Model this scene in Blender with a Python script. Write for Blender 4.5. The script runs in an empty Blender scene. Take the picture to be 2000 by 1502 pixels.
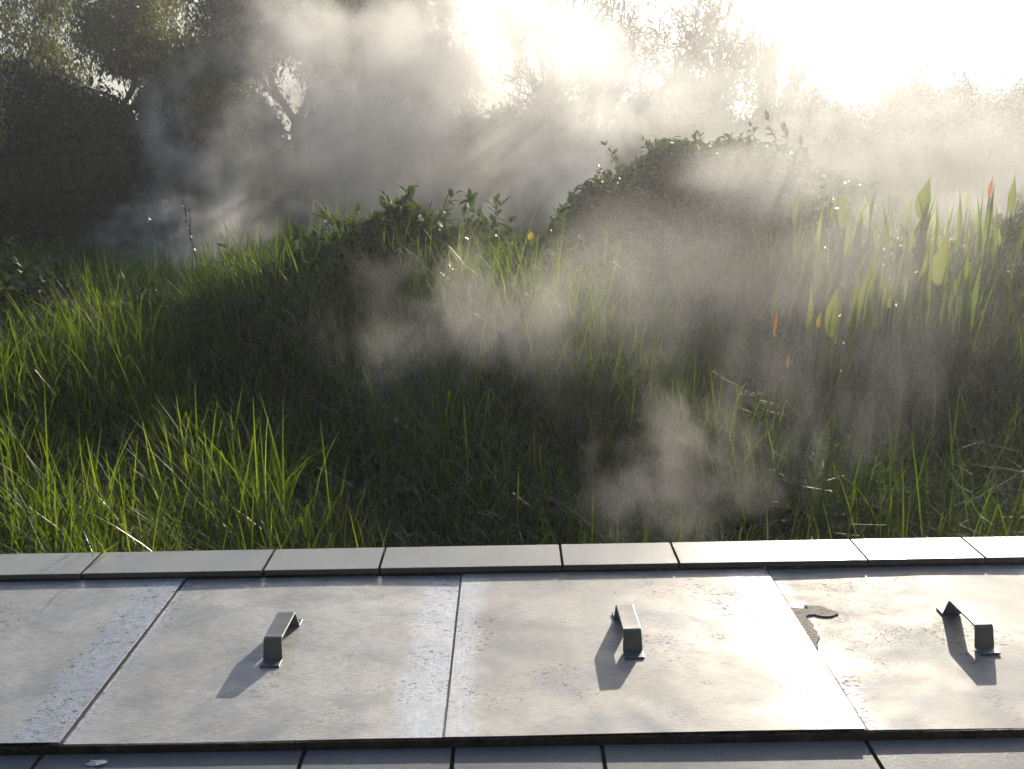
import bpy, math, random
import numpy as np
from mathutils import Matrix, Vector
R = math.radians
sc = bpy.context.scene
C = sc.collection
rng = np.random.default_rng(7)
random.seed(7)

# ------------------------------------------------------------------ camera, sky, sun, exposure
PITCH, ROLL = R(16.15), R(1.0)
cam_d = bpy.data.cameras.new('camera')
cam_d.sensor_width = 36.0
cam_d.lens = 27.72
cam_d.clip_start = 0.02
cam_d.clip_end = 2000
cam = bpy.data.objects.new('camera', cam_d)
C.objects.link(cam)
cp, sp, cr, sr = math.cos(PITCH), math.sin(PITCH), math.cos(ROLL), math.sin(ROLL)
rx, up, fw = Vector((cr, -sr*sp, -sr*cp)), Vector((sr, cr*sp, cr*cp)), Vector((0, cp, -sp))
m = Matrix.Identity(4)
for i in range(3):
    m[i][0], m[i][1], m[i][2] = rx[i], up[i], -fw[i]
m[0][3], m[1][3], m[2][3] = 0, 0, 1.0
cam.matrix_world = m
sc.camera = cam

SUN_EL, SUN_AZ = R(18.5), R(25.5)
w = bpy.data.worlds.new('World')
sc.world = w
w.use_nodes = True
nt = w.node_tree
bg = nt.nodes['Background']
sky = nt.nodes.new('ShaderNodeTexSky')
sky.sky_type = 'NISHITA'
sky.sun_disc = False
sky.sun_elevation = SUN_EL
sky.sun_rotation = SUN_AZ
sky.altitude = 50
sky.dust_density = 1.5
sky.ozone_density = 1.0
nt.links.new(sky.outputs[0], bg.inputs['Color'])
bg.inputs['Strength'].default_value = 0.066
sun_d = bpy.data.lights.new('sun', 'SUN')
sun_d.energy = 4.8
sun_d.angle = R(0.6)
sun_d.color = (1.0, 0.89, 0.72)
sun = bpy.data.objects.new('sun', sun_d)
C.objects.link(sun)
sd = Vector((math.sin(SUN_AZ)*math.cos(SUN_EL), math.cos(SUN_AZ)*math.cos(SUN_EL), math.sin(SUN_EL)))
sun.rotation_euler = sd.to_track_quat('Z', 'Y').to_euler()
sc.view_settings.view_transform = 'Standard'
sc.view_settings.look = 'None'
sc.view_settings.exposure = 0.9
sc.view_settings.gamma = 1.0
sc.cycles.use_denoising = True
sc.cycles.use_adaptive_sampling = True
sc.cycles.adaptive_threshold = 0.04
sc.cycles.max_bounces = 6
sc.cycles.diffuse_bounces = 3
sc.cycles.glossy_bounces = 3
sc.cycles.transmission_bounces = 3
sc.cycles.transparent_max_bounces = 12
sc.cycles.volume_bounces = 3
sc.cycles.volume_step_rate = 1.0
sc.cycles.volume_max_steps = 96
sc.cycles.sample_clamp_indirect = 4.0

# ------------------------------------------------------------------ helpers
def tag(o, label=None, cat=None, group=None, kind=None):
    if label: o['label'] = label
    if cat: o['category'] = cat
    if group: o['group'] = group
    if kind: o['kind'] = kind
    return o

def empty(name, loc=(0, 0, 0), rz=0):
    o = bpy.data.objects.new(name, None)
    C.objects.link(o)
    o.location = loc
    o.rotation_euler.z = rz
    return o

class MB:
    """collects geometry; build() links it as one mesh object"""
    def __init__(s):
        s.v, s.f, s.n, s.a = [], {}, 0, []
    def add(s, v, faces, var=None):
        v = np.asarray(v, np.float32).reshape(-1, 3)
        faces = np.asarray(faces, np.int64)
        s.f.setdefault(faces.shape[1], []).append(faces + s.n)
        s.v.append(v)
        s.a.append(np.full(len(v), .5, np.float32) if var is None else np.asarray(var, np.float32))
        s.n += len(v)
    def box(s, x0, x1, y0, y1, z0, z1):
        v = [(x, y, z) for z in (z0, z1) for y in (y0, y1) for x in (x0, x1)]
        s.add(v, [(0, 2, 3, 1), (4, 5, 7, 6), (0, 1, 5, 4), (2, 6, 7, 3), (0, 4, 6, 2), (1, 3, 7, 5)])
    def tube(s, pts, rad, n=5):
        pts = np.asarray(pts, float)
        k = len(pts)
        d = np.gradient(pts, axis=0)
        d /= np.linalg.norm(d, axis=1)[:, None] + 1e-9
        ref = np.array([0, 0, 1.]) if abs(d[0][2]) < .8 else np.array([1., 0, 0])
        a = np.cross(d, ref); a /= np.linalg.norm(a, axis=1)[:, None] + 1e-9
        b = np.cross(d, a)
        t = np.linspace(0, 2*np.pi, n, endpoint=False)
        v = pts[:, None] + np.asarray(rad).reshape(-1, 1, 1)*(np.cos(t)[None, :, None]*a[:, None] + np.sin(t)[None, :, None]*b[:, None])
        i = np.arange(k-1)[:, None]*n; j = np.arange(n)[None]; j2 = (j+1) % n
        s.add(v, np.stack([i+j, i+j2, i+n+j2, i+n+j], -1).reshape(-1, 4))
    def build(s, name, mat, parent=None, smooth=False):
        me = bpy.data.meshes.new(name)
        v = np.concatenate(s.v)
        me.vertices.add(len(v)); me.vertices.foreach_set('co', v.ravel())
        loops, starts, pos = [], [], 0
        for k, fl in s.f.items():
            fa = np.concatenate(fl)
            loops.append(fa.ravel()); starts.append(pos + np.arange(len(fa))*k); pos += fa.size
        loops = np.concatenate(loops); starts = np.concatenate(starts)
        me.loops.add(len(loops)); me.loops.foreach_set('vertex_index', loops.astype(np.int32))
        me.polygons.add(len(starts)); me.polygons.foreach_set('loop_start', starts.astype(np.int32))
        me.update(calc_edges=True)
        at = me.attributes.new('var', 'FLOAT', 'POINT')
        at.data.foreach_set('value', np.concatenate(s.a))
        me.polygons.foreach_set('use_smooth', np.full(len(starts), bool(smooth)))
        me.materials.append(mat)
        me.validate()
        o = bpy.data.objects.new(name, me)
        C.objects.link(o)
        if parent: o.parent = parent
        return o

def bevel(o, wd, seg=2):
    b = o.modifiers.new('b', 'BEVEL'); b.width = wd; b.segments = seg; b.limit_method = 'ANGLE'
    return o

class N:
    def __init__(s, name):
        s.m = bpy.data.materials.new(name); s.m.use_nodes = True
        s.t = s.m.node_tree; s.t.nodes.clear()
        s.out = s.t.nodes.new('ShaderNodeOutputMaterial')
    def n(s, typ, ins=None, **kw):
        nd = s.t.nodes.new('ShaderNode'+typ)
        for k, v in kw.items(): setattr(nd, k, v)
        for k, v in (ins or {}).items():
            if isinstance(v, bpy.types.NodeSocket): s.t.links.new(v, nd.inputs[k])
            else: nd.inputs[k].default_value = v
        return nd
    def link(s, a, b): s.t.links.new(a, b)
    def math(s, op, a, b=0.0, c=None, clamp=False):
        d = {0: a, 1: b}
        if c is not None: d[2] = c
        return s.n('Math', d, operation=op, use_clamp=clamp).outputs[0]
    def ramp(s, fac, stops):
        r = s.n('ValToRGB', {0: fac})
        e = r.color_ramp.elements
        while len(e) < len(stops): e.new(.5)
        for i, (p, c) in enumerate(stops):
            e[i].position = p
            e[i].color = (c, c, c, 1) if isinstance(c, (int, float)) else (*c, 1)
        return r.outputs[0]
    def noise(s, vec, scale, detail=3, rough=.5, dist=0.0):
        return s.n('TexNoise', {'Vector': vec, 'Scale': scale, 'Detail': detail, 'Roughness': rough, 'Distortion': dist}).outputs[0]
    def pos(s): return s.n('NewGeometry').outputs['Position']
    def mapping(s, vec, scale=(1, 1, 1), loc=(0, 0, 0), rot=(0, 0, 0)):
        return s.n('Mapping', {'Vector': vec, 'Scale': scale, 'Location': loc, 'Rotation': rot}).outputs[0]
    def mix(s, fac, a, b, mode='MIX'):
        nd = s.t.nodes.new('ShaderNodeMix'); nd.data_type = 'RGBA'; nd.blend_type = mode
        for k, v in ((0, fac), (6, a), (7, b)):
            if isinstance(v, bpy.types.NodeSocket): s.t.links.new(v, nd.inputs[k])
            else: nd.inputs[k].default_value = v if k == 0 else (*v, 1)
        return nd.outputs[2]

def leaf_mat(name, c0, c1, t0, t1, trans=.45, gloss=.06, rough=.35):
    """thin leaf: diffuse + light coming through + a thin shine"""
    q = N(name)
    var = q.n('Attribute', attribute_name='var').outputs['Fac']
    nz = q.noise(q.pos(), 1.3, 2)
    f = q.math('ADD', q.math('MULTIPLY', var, .7), q.math('MULTIPLY', nz, .4), clamp=True)
    d = q.n('BsdfDiffuse', {'Color': q.mix(f, c0, c1)})
    t = q.n('BsdfTranslucent', {'Color': q.mix(f, t0, t1)})
    mx = q.n('MixShader', {0: trans, 1: d.outputs[0], 2: t.outputs[0]})
    g = q.n('BsdfGlossy', {'Color': (1, 1, 1, 1), 'Roughness': rough})
    fr = q.n('LayerWeight', {'Blend': .35}).outputs['Fresnel']
    mg = q.n('MixShader', {0: q.math('MULTIPLY', fr, gloss*6, clamp=True), 1: mx.outputs[0], 2: g.outputs[0]})
    q.link(mg.outputs[0], q.out.inputs[0])
    return q.m

def simple_mat(name, ca, cb, scale=8, rough=.85, bump=.3, metallic=0, stretch=(1, 1, 1), spec=.3):
    q = N(name)
    p = q.mapping(q.n('TexCoord').outputs['Object'], stretch)
    n1 = q.noise(p, scale, 6, .6)
    col = q.mix(q.ramp(n1, [(.3, 0.), (.7, 1.)]), ca, cb)
    b = q.n('Bump', {'Strength': bump, 'Distance': .02, 'Height': q.noise(p, scale*4, 4, .6)})
    s = q.n('BsdfPrincipled', {'Base Color': col, 'Roughness': rough, 'Metallic': metallic, 'Normal': b.outputs[0], 'Specular IOR Level': spec})
    q.link(s.outputs[0], q.out.inputs[0])
    return q.m

# ------------------------------------------------------------------ materials
def metal_mat(name, seed, *a, line=False, **k):
    return metal_mat_(name, seed, *a, line=line, **k)
def metal_mat_(name, seed, tint=(.56, .565, .58), scratch=1.0, rings=False, wd=None, line=False, dirt=(), sheen=.4):
    q = N(name)
    raw = q.n('TexCoord').outputs['Object']
    tc = q.mapping(raw, loc=(seed*3.1, seed*1.7, 0))
    big = q.noise(tc, 3.6, 2, .5, .15)
    mid = q.noise(q.mapping(tc, (1, 3, 1)), 9, 6, .65)
    cloud = q.noise(q.mapping(tc, (1, 1.8, 1), rot=(0, 0, .5)), 6.5, 6, .62, .4)
    fine = q.noise(q.mapping(tc, (3, 40, 1), rot=(0, 0, .15)), 14, 4, .7)
    grit = q.noise(q.mapping(tc, (1, 2, 1)), 130, 5, .75)
    streak = q.noise(q.mapping(tc, (60, 2.5, 1), rot=(0, 0, .1)), 6, 3, .6)
    band = 0.0
    if wd:      # rubbed bands where neighbouring covers slide over each other
        x = q.n('SeparateXYZ', {0: raw}).outputs[0]
        xr = q.math('ADD', x, q.math('MULTIPLY', q.math('SUBTRACT', mid, .5), .10))
        br = q.n('MapRange', {0: xr, 1: wd-.125, 2: wd-.07, 3: 0.0, 4: 1.0}, interpolation_type='SMOOTHSTEP').outputs[0]
        bl = q.n('MapRange', {0: xr, 1: .02, 2: .075, 3: .8, 4: 0.0}, interpolation_type='SMOOTHSTEP').outputs[0]
        band = q.math('MAXIMUM', br, bl)
    patch = q.ramp(q.math('ADD', q.noise(tc, 6, 3), q.math('MULTIPLY', band, .20)), [(.545, 0.), (.65, 1.)])
    spk = q.ramp(q.noise(q.mapping(tc, (1, 2.0, 1), rot=(0, 0, .5)), 70, 4, .74, 1.2), [(.56, 0.), (.60, 1.)])
    spk2 = q.ramp(q.noise(tc, 38, 5, .8, .5), [(.70, 0.), (.73, .9)])
    marks = q.math('MAXIMUM', q.math('MULTIPLY', patch, spk), spk2)
    col = q.mix(q.ramp(big, [(.35, 0.), (.65, 1.)]), tuple(c*.80 for c in tint), tint)
    col = q.mix(q.math('MULTIPLY', q.ramp(mid, [(.45, 0.), (.72, 1.)]), .4), col, (.54, .49, .42))
    col = q.mix(q.math('MULTIPLY', q.ramp(cloud, [(.44, 0.), (.64, 1.)]), .5), col, (.30, .33, .38))
    col = q.mix(q.math('MULTIPLY', q.ramp(grit, [(.42, 0.), (.68, 1.)]), .3), col, (.34, .32, .30))
    col = q.mix(q.math('MULTIPLY', q.math('MULTIPLY', band, q.ramp(streak, [(.35, .35), (.6, 1.)])), .75) if wd else 0.0, col, (.70, .74, .82))
    col = q.mix(q.math('MULTIPLY', q.ramp(fine, [(.46, 0.), (.60, 1.)]), .5), col, (.26, .255, .25))
    col = q.mix(q.math('MULTIPLY', q.ramp(q.noise(q.mapping(tc, (1, 5, 1), rot=(0, 0, .08)), 26, 6, .8, .3), [(.56, 0.), (.70, 1.)]), .4), col, (.36, .30, .24))
    col = q.mix(q.math('MULTIPLY', marks, .85), col, (.07, .062, .058))
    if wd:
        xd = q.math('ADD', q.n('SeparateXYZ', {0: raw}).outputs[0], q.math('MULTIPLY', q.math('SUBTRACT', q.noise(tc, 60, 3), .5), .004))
        for d0, d1 in dirt:    # seam gap shadow painted dark along the neighbouring cover's edge
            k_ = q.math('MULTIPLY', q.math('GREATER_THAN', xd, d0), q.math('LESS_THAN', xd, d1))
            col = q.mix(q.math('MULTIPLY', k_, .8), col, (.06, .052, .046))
    if line:    # creased line and rust tinted strip beside the right edge
        sp_ = q.n('SeparateXYZ', {0: raw})
        dx = q.math('SUBTRACT', sp_.outputs[0], wd-.055)
        yr_ = q.math('MULTIPLY', q.math('GREATER_THAN', sp_.outputs[1], .20), q.math('LESS_THAN', sp_.outputs[1], .47))
        cut = q.math('MULTIPLY', q.math('LESS_THAN', q.math('ABSOLUTE', dx), .0011), yr_)
        col = q.mix(q.math('MULTIPLY', q.math('GREATER_THAN', dx, -.004), q.ramp(mid, [(.35, .1), (.6, .55)])), col, (.42, .34, .25))
        col = q.mix(q.math('MULTIPLY', cut, .85), col, (.08, .07, .06))
    rough = q.math('ADD', .52, q.math('MULTIPLY', cloud, .26))
    rough = q.math('ADD', rough, q.math('MULTIPLY', mid, .12))
    if wd: rough = q.math('SUBTRACT', rough, q.math('MULTIPLY', band, .12))
    h = q.math('ADD', q.math('MULTIPLY', fine, .14*scratch), q.math('MULTIPLY', streak, .06*scratch))
    h = q.math('ADD', h, q.math('MULTIPLY', grit, .2))
    h = q.math('ADD', h, q.math('MULTIPLY', marks, -.6))
    if rings:   # winding growth-ring like scratches in the residue
        c = q.mapping(raw, (1, 1.5, 1), loc=(-.09, -.47, 0))
        wob = q.n('VectorMath', {0: c, 1: q.n('TexNoise', {'Vector': c, 'Scale': 7, 'Detail': 3}).outputs['Color']}, operation='ADD').outputs[0]
        wv = q.n('TexWave', {'Vector': q.mapping(wob, (1, 1, 0), loc=(-.5, -.5, 0)), 'Scale': 16, 'Distortion': 3.0, 'Detail': 3, 'Detail Scale': 2.5}, wave_type='RINGS', rings_direction='SPHERICAL').outputs[1]
        ln = q.ramp(wv, [(.80, 0.), (.97, 1.)])
        r = q.n('VectorMath', {0: c}, operation='LENGTH').outputs['Value']
        ms = q.math('MULTIPLY', ln, q.ramp(r, [(.10, 1.), (.26, 0.)]))
        ms = q.math('MULTIPLY', ms, q.ramp(q.noise(c, 14, 2), [(.4, 0.), (.55, 1.)]))
        col = q.mix(q.math('MULTIPLY', ms, .6), col, (.16, .13, .10))
        h = q.math('ADD', h, q.math('MULTIPLY', ms, -.8))
    b = q.n('Bump', {'Strength': .3, 'Distance': .004, 'Height': h})
    b2 = q.n('Bump', {'Strength': .5, 'Distance': .02, 'Height': big, 'Normal': b.outputs[0]})
    s1 = q.n('BsdfPrincipled', {'Base Color': q.mix(.5, col, (.93, 1.0, 1.12), 'MULTIPLY'), 'Metallic': .8, 'Roughness': q.math('ADD', rough, .06), 'Normal': b2.outputs[0]})
    s2 = q.n('BsdfPrincipled', {'Base Color': col, 'Metallic': 1.0, 'Roughness': q.math('SUBTRACT', rough, .30), 'Normal': b2.outputs[0]})
    sh_ = q.n('MixShader', {0: sheen, 1: s1.outputs[0], 2: s2.outputs[0]})
    q.link(sh_.outputs[0], q.out.inputs[0])
    return q.m

def stone_mat(name, ca, cb, rough=.42, spec=.6):
    q = N(name)
    p = q.pos()
    n1 = q.noise(p, 5, 5, .6)
    n2 = q.noise(p, 160, 3, .6)
    col = q.mix(q.ramp(n1, [(.3, 0.), (.7, 1.)]), ca, cb)
    col = q.mix(q.math('MULTIPLY', q.ramp(n2, [(.55, 0.), (.75, 1.)]), .35), col, tuple(c*.6 for c in ca))
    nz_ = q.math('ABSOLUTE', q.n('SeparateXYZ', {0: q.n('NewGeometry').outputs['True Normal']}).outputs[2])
    col = q.mix(q.ramp(nz_, [(.35, .85), (.8, 0.)]), col, (.035, .028, .022))  # vertical faces painted darker: grime plus the shade on the backlit side
    drop = q.ramp(q.n('TexVoronoi', {'Vector': p, 'Scale': 170}).outputs['Distance'], [(.12, 1.), (.3, 0.)])
    h = q.math('ADD', q.math('MULTIPLY', n2, .5), q.math('MULTIPLY', drop, .3))
    b = q.n('Bump', {'Strength': .35, 'Distance': .003, 'Height': h})
    r = q.math('ADD', rough-.12, q.math('MULTIPLY', q.noise(p, 9, 4), .3))
    s = q.n('BsdfPrincipled', {'Base Color': col, 'Roughness': r, 'Normal': b.outputs[0], 'Specular IOR Level': spec, 'Coat Weight': .6 if spec > .5 else .1, 'Coat Roughness': .36})
    q.link(s.outputs[0], q.out.inputs[0])
    return q.m

M = {}
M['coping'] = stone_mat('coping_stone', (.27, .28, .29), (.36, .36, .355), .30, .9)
M['coping_front'] = stone_mat('coping_stone_front', (.13, .15, .175), (.18, .195, .215), .55, .4)  # darker, bluer copy of the coping, shade mixed into its colour
M['mortar'] = simple_mat('mortar', (.03, .025, .022), (.08, .07, .06), 30, .95, .6)
M['block'] = simple_mat('block_wall', (.12, .11, .10), (.2, .19, .17), 12, .9, .5)
M['rail'] = simple_mat('rail_metal', (.04, .034, .028), (.13, .10, .075), 25, .6, .5, .6)
M['crust'] = simple_mat('grey_crust', (.10, .095, .09), (.19, .18, .165), 60, .55, .4, .3)
M['strap'] = metal_mat('strap_metal', 9, (.24, .25, .27), .4, sheen=.6)
M['soil'] = simple_mat('soil', (.012, .014, .008), (.03, .03, .016), 6, .95, .8)
M['fence'] = simple_mat('weathered_boards', (.02, .017, .014), (.05, .04, .032), 5, .8, .4, 0, (6, 6, .6))
M['pale'] = simple_mat('pale_paint', (.7, .7, .68), (.8, .8, .78), 9, .4, .1)
M['bark'] = simple_mat('bark', (.035, .028, .022), (.10, .085, .068), 12, .9, .9, 0, (3, 3, .5))
M['bark_pale'] = simple_mat('bark_pale', (.12, .11, .10), (.24, .22, .20), 12, .9, .6, 0, (3, 3, .5))
M['grass'] = leaf_mat('grass_blade', (.012, .034, .006), (.05, .10, .012), (.03, .10, .006), (.34, .45, .022), .5, .005, .5)
M['sedge'] = leaf_mat('undergrowth', (.012, .03, .008), (.03, .055, .014), (.02, .06, .006), (.06, .12, .012), .35, .022, .35)
M['dry'] = leaf_mat('dry_stalk', (.06, .05, .03), (.12, .10, .06), (.08, .07, .04), (.12, .1, .05), .2, .05, .4)
M['bramble'] = leaf_mat('bramble_leaf', (.018, .038, .014), (.04, .07, .022), (.04, .10, .012), (.13, .22, .025), .3, .06, .28)
M['dark_leaf'] = leaf_mat('evergreen_leaf', (.008, .016, .008), (.02, .032, .014), (.014, .032, .006), (.06, .085, .015), .3, .02, .45)
M['mid_leaf'] = leaf_mat('bamboo_leaf', (.016, .028, .012), (.04, .05, .022), (.05, .075, .012), (.22, .23, .03), .4, .015, .5)
M['gold_leaf'] = leaf_mat('autumn_leaf', (.10, .05, .012), (.20, .12, .02), (.3, .14, .02), (.6, .33, .04), .5, .05, .4)
M['broad'] = leaf_mat('broad_leaf', (.06, .10, .02), (.12, .16, .04), (.22, .30, .06), (.40, .45, .13), .55, .05, .3)
M['reed'] = leaf_mat('reed_leaf', (.05, .09, .02), (.10, .14, .03), (.16, .26, .04), (.36, .42, .08), .55, .04, .35)
M['straw'] = leaf_mat('straw', (.12, .10, .055), (.25, .20, .11), (.18, .15, .07), (.32, .27, .13), .35, .03, .4)
M['red'] = leaf_mat('red_leaf', (.28, .07, .03), (.36, .14, .04), (.5, .14, .05), (.6, .3, .08), .5, .05, .35)
M['yellow'] = leaf_mat('yellow_leaf', (.22, .17, .02), (.3, .24, .03), (.42, .32, .03), (.6, .5, .05), .55, .05, .35)

# ------------------------------------------------------------------ the cooking trough: walls, rail, covers
def chipped_slab(x0, x1, y0, y1, z0, z1, seed, chip=.0025):
    """coping slab whose near top arris is chipped along its length"""
    r = np.random.default_rng(seed)
    n = max(8, int((x1-x0)/.008))
    xs = np.linspace(x0, x1, n)
    c = np.convolve(np.abs(r.normal(0, 1, n+8))**2, np.ones(5)/5, 'same')[4:-4][:n]*chip*.6
    c = np.clip(c, .0004, chip*3)
    prof = []
    for i, x in enumerate(xs):
        prof.append([(x, y0, z0), (x, y0, z1-c[i]*1.3), (x, y0+c[i], z1), (x, y1-.002, z1), (x, y1, z1-.002), (x, y1, z0)])
    v = np.array(prof).reshape(-1, 3)
    f = []
    for i in range(n-1):
        for k in range(6):
            a, b = i*6+k, i*6+(k+1) % 6
            f.append((a, b, b+6, a+6))
    mb = MB(); mb.add(v, f)
    mb.add(v[:6], [(5, 4, 3, 2, 1, 0)]); mb.add(v[-6:], [(0, 1, 2, 3, 4, 5)])
    return mb

back = tag(empty('stone_wall', (0, 1.813, 0)), 'low wall capped with pale stone slabs between the metal covers and the grass', 'wall')
mb = MB(); mb.box(-3.4, 3.4, -.045, .035, -.9, -.0205); mb.build('wall_body', M['block'], back)
mb = MB(); mb.box(-3.4, 3.4, -.050, .050, -.02, .0060); mb.build('mortar_bed', M['mortar'], back)
# back coping joints: x at the near edge
bj = [-3.4, -2.95, -2.66, -2.2, -1.91, -1.54, -1.08, -.628, -.3385, .118, .408, .878, 1.17, 1.63, 1.92, 2.38, 2.67, 3.13, 3.4]
for i in range(len(bj)-1):
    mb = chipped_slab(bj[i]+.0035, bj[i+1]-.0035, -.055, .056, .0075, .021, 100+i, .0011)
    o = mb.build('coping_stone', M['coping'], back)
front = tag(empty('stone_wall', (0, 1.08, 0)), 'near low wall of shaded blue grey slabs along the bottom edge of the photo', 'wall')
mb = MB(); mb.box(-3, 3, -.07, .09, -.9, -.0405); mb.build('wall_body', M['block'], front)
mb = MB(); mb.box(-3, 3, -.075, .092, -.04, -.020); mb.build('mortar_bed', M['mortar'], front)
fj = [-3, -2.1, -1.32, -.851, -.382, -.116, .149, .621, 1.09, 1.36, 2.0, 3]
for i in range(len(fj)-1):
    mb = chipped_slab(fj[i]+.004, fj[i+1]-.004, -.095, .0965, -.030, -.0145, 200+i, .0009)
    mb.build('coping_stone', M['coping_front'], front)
# a dry leaf flake lying on the near wall
mb = MB()
a = np.linspace(0, 2*np.pi, 14, endpoint=False)
rr = .009 + .004*rng.random(14)
v = np.c_[np.cos(a)*rr*1.6, np.sin(a)*rr*.6, .001+.003*rng.random(14)]
mb.add(np.vstack([v, [[0, 0, .004]]]), [(i, (i+1) % 14, 14) for i in range(14)])
fl = mb.build('leaf', M['pale']); fl.location = (-.742, 1.150, -.0145)
tag(fl, 'small pale flake of leaf lying on the near blue grey slabs', 'leaf')
# dark angle rail under the near edge of the covers
mb = MB(); mb.box(-3, 3, 1.1773, 1.1815, -.05, .000); mb.box(-3, 3, 1.182, 1.21, -.012, -.007)
rl = mb.build('metal_rail', M['rail']); bevel(rl, .0012)
tag(rl, 'long dark rusty metal edge running below the near side of the covers', 'rail')
mb = MB(); mb.box(-3, 3, 1.70, 1.760, -.02, -.007)
rl = mb.build('metal_ledge', M['rail'])
tag(rl, 'dark ledge under the far side of the covers against the pale slabs', 'rail')

def sheet_mesh(wd, dp, seed, bow, ragged=False):
    r = np.random.default_rng(seed)
    nx, ny = 60, 48
    x = np.linspace(0, wd, nx); y = np.linspace(0, dp, ny)
    X, Y = np.meshgrid(x, y)
    Z = bow*np.sin(np.pi*X/wd)*np.sin(np.pi*Y/dp)
    for k in range(5):
        fx, fy, ph = r.uniform(3, 9), r.uniform(3, 9), r.uniform(0, 6)
        Z += .00055*np.sin(fx*X+fy*Y*r.choice([-1, 1])+ph)
    # rounded corners
    v = np.stack([X, Y, Z], -1).reshape(-1, 3)
    th = .0016
    v2 = v.copy(); v2[:, 2] -= th
    idx = np.arange(nx*ny).reshape(ny, nx)
    q = np.stack([idx[:-1, :-1], idx[:-1, 1:], idx[1:, 1:], idx[1:, :-1]], -1).reshape(-1, 4)
    o = nx*ny
    mb = MB()
    b = np.concatenate([idx[0, :], idx[1:, -1], idx[-1, -2::-1], idx[-2:0:-1, 0]])
    b2 = np.roll(b, -1)
    side = np.stack([b, b+o, b2+o, b2], -1)
    mb.add(np.vstack([v, v2]), np.vstack([q, q[:, ::-1]+o, side]))
    return mb

def strap_mesh():
    """bent flat-bar handle: flange, sloping riser, top, riser, flange; width along x"""
    prof = [(-.094, .0), (-.072, .0), (-.061, .0385), (-.056, .0425), (.036, .0425), (.041, .0385), (.054, .0), (.078, .0)]
    prof = [(y+.0, z+.0042) for y, z in prof]
    t = .0042
    P = np.array(prof); d = np.gradient(P, axis=0); d /= np.linalg.norm(d, axis=1)[:, None]
    nrm = np.c_[-d[:, 1], d[:, 0]]
    lo = P-nrm*t; k = len(P)
    mb = MB(); v = []
    for i in range(k):
        hw = .0205 if i in (0, 1, k-1, k-2) else .0190
        for s_ in (-1, 1):
            v.append((s_*hw, P[i, 0], P[i, 1])); v.append((s_*hw, lo[i, 0], lo[i, 1]))
    f = []
    for i in range(k-1):
        a = i*4
        f += [(a, a+2, a+6, a+4), (a+1, a+5, a+7, a+3), (a, a+4, a+5, a+1), (a+2, a+3, a+7, a+6)]
    f += [(0, 1, 3, 2), ((k-1)*4, (k-1)*4+2, (k-1)*4+3, (k-1)*4+1)]
    mb.add(v, f)
    return mb

covers = [  # x0, x1, z, tilt(rad), label
    (-1.53, -.822, .0040, -.002, 'metal cover at the far left, cut off by the photo edge, no handle in view'),
    (-.840, -.126, .0012, .001, 'metal cover whose handle throws a long shadow to the left, marked along its right edge'),
    (-.1315, .6225, .0040, -.001, 'bright middle metal cover between the blotched one and the one with grey crust'),
    (.600, 1.335, .0008, .0, 'metal cover at the right with ragged grey crust and ring scratches'),
]
hx = [-1.22, -.503, .2385, .968]
strap = None
for i, (x0, x1, z, tilt, lab) in enumerate(covers):
    r_ = empty('metal_cover', (x0, 1.182, z))
    r_.rotation_euler = (0, tilt, 0)
    tag(r_, lab, 'metal cover', 'metal covers laid side by side over the trough')
    dp = .573 if i != 2 else .570
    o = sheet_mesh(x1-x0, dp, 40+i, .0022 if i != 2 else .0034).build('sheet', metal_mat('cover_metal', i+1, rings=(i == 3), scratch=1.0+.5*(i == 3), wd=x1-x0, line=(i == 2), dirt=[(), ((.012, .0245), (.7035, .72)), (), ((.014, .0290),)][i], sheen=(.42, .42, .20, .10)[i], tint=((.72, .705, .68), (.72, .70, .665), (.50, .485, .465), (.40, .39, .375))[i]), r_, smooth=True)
    e = o.modifiers.new('e', 'EDGE_SPLIT'); e.split_angle = R(40)
    h = strap_mesh().build('handle', M['strap'], r_)
    h.location = (hx[i]-x0, 1.484-1.182, .003+(.001 if i == 2 else 0))
    h.rotation_euler = (0, 0, R([0, -2, 1.5, 1][i]))
    bevel(h, .0022, 3)
    sh = h
    if i == 3:      # raised ragged crust at its left side
        pts = [(.010, .402), (.024, .397), (.040, .392), (.057, .389), (.064, .392), (.060, .396), (.063, .399), (.059, .404), (.075, .402), (.092, .401), (.110, .386), (.122, .374), (.121, .367), (.104, .359), (.086, .357), (.068, .367), (.052, .364), (.045, .356),
               (.050, .340), (.051, .325), (.046, .312), (.049, .300), (.044, .290), (.047, .280), (.040, .268), (.030, .256), (.031, .246), (.024, .240), (.019, .230), (.010, .228)]
        P = np.array(pts)
        # densify and roughen
        Q = []
        for k in range(len(P)):
            a_, b_ = P[k], P[(k+1) % len(P)]
            for t in np.linspace(0, 1, 5, endpoint=False): Q.append(a_*(1-t)+b_*t+rng.normal(0, .0008, 2))
        Q = np.array(Q); n = len(Q)
        mb = MB()
        v = np.vstack([np.c_[Q, np.full(n, .0036)], np.c_[Q, np.full(n, .0006)]])
        mb.add(v, [tuple(range(n))[::-1]])
        mb.add(v, [(k, (k+1) % n, (k+1) % n+n, k+n) for k in range(n)])
        mb.build('crust', M['crust'], r_)

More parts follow.
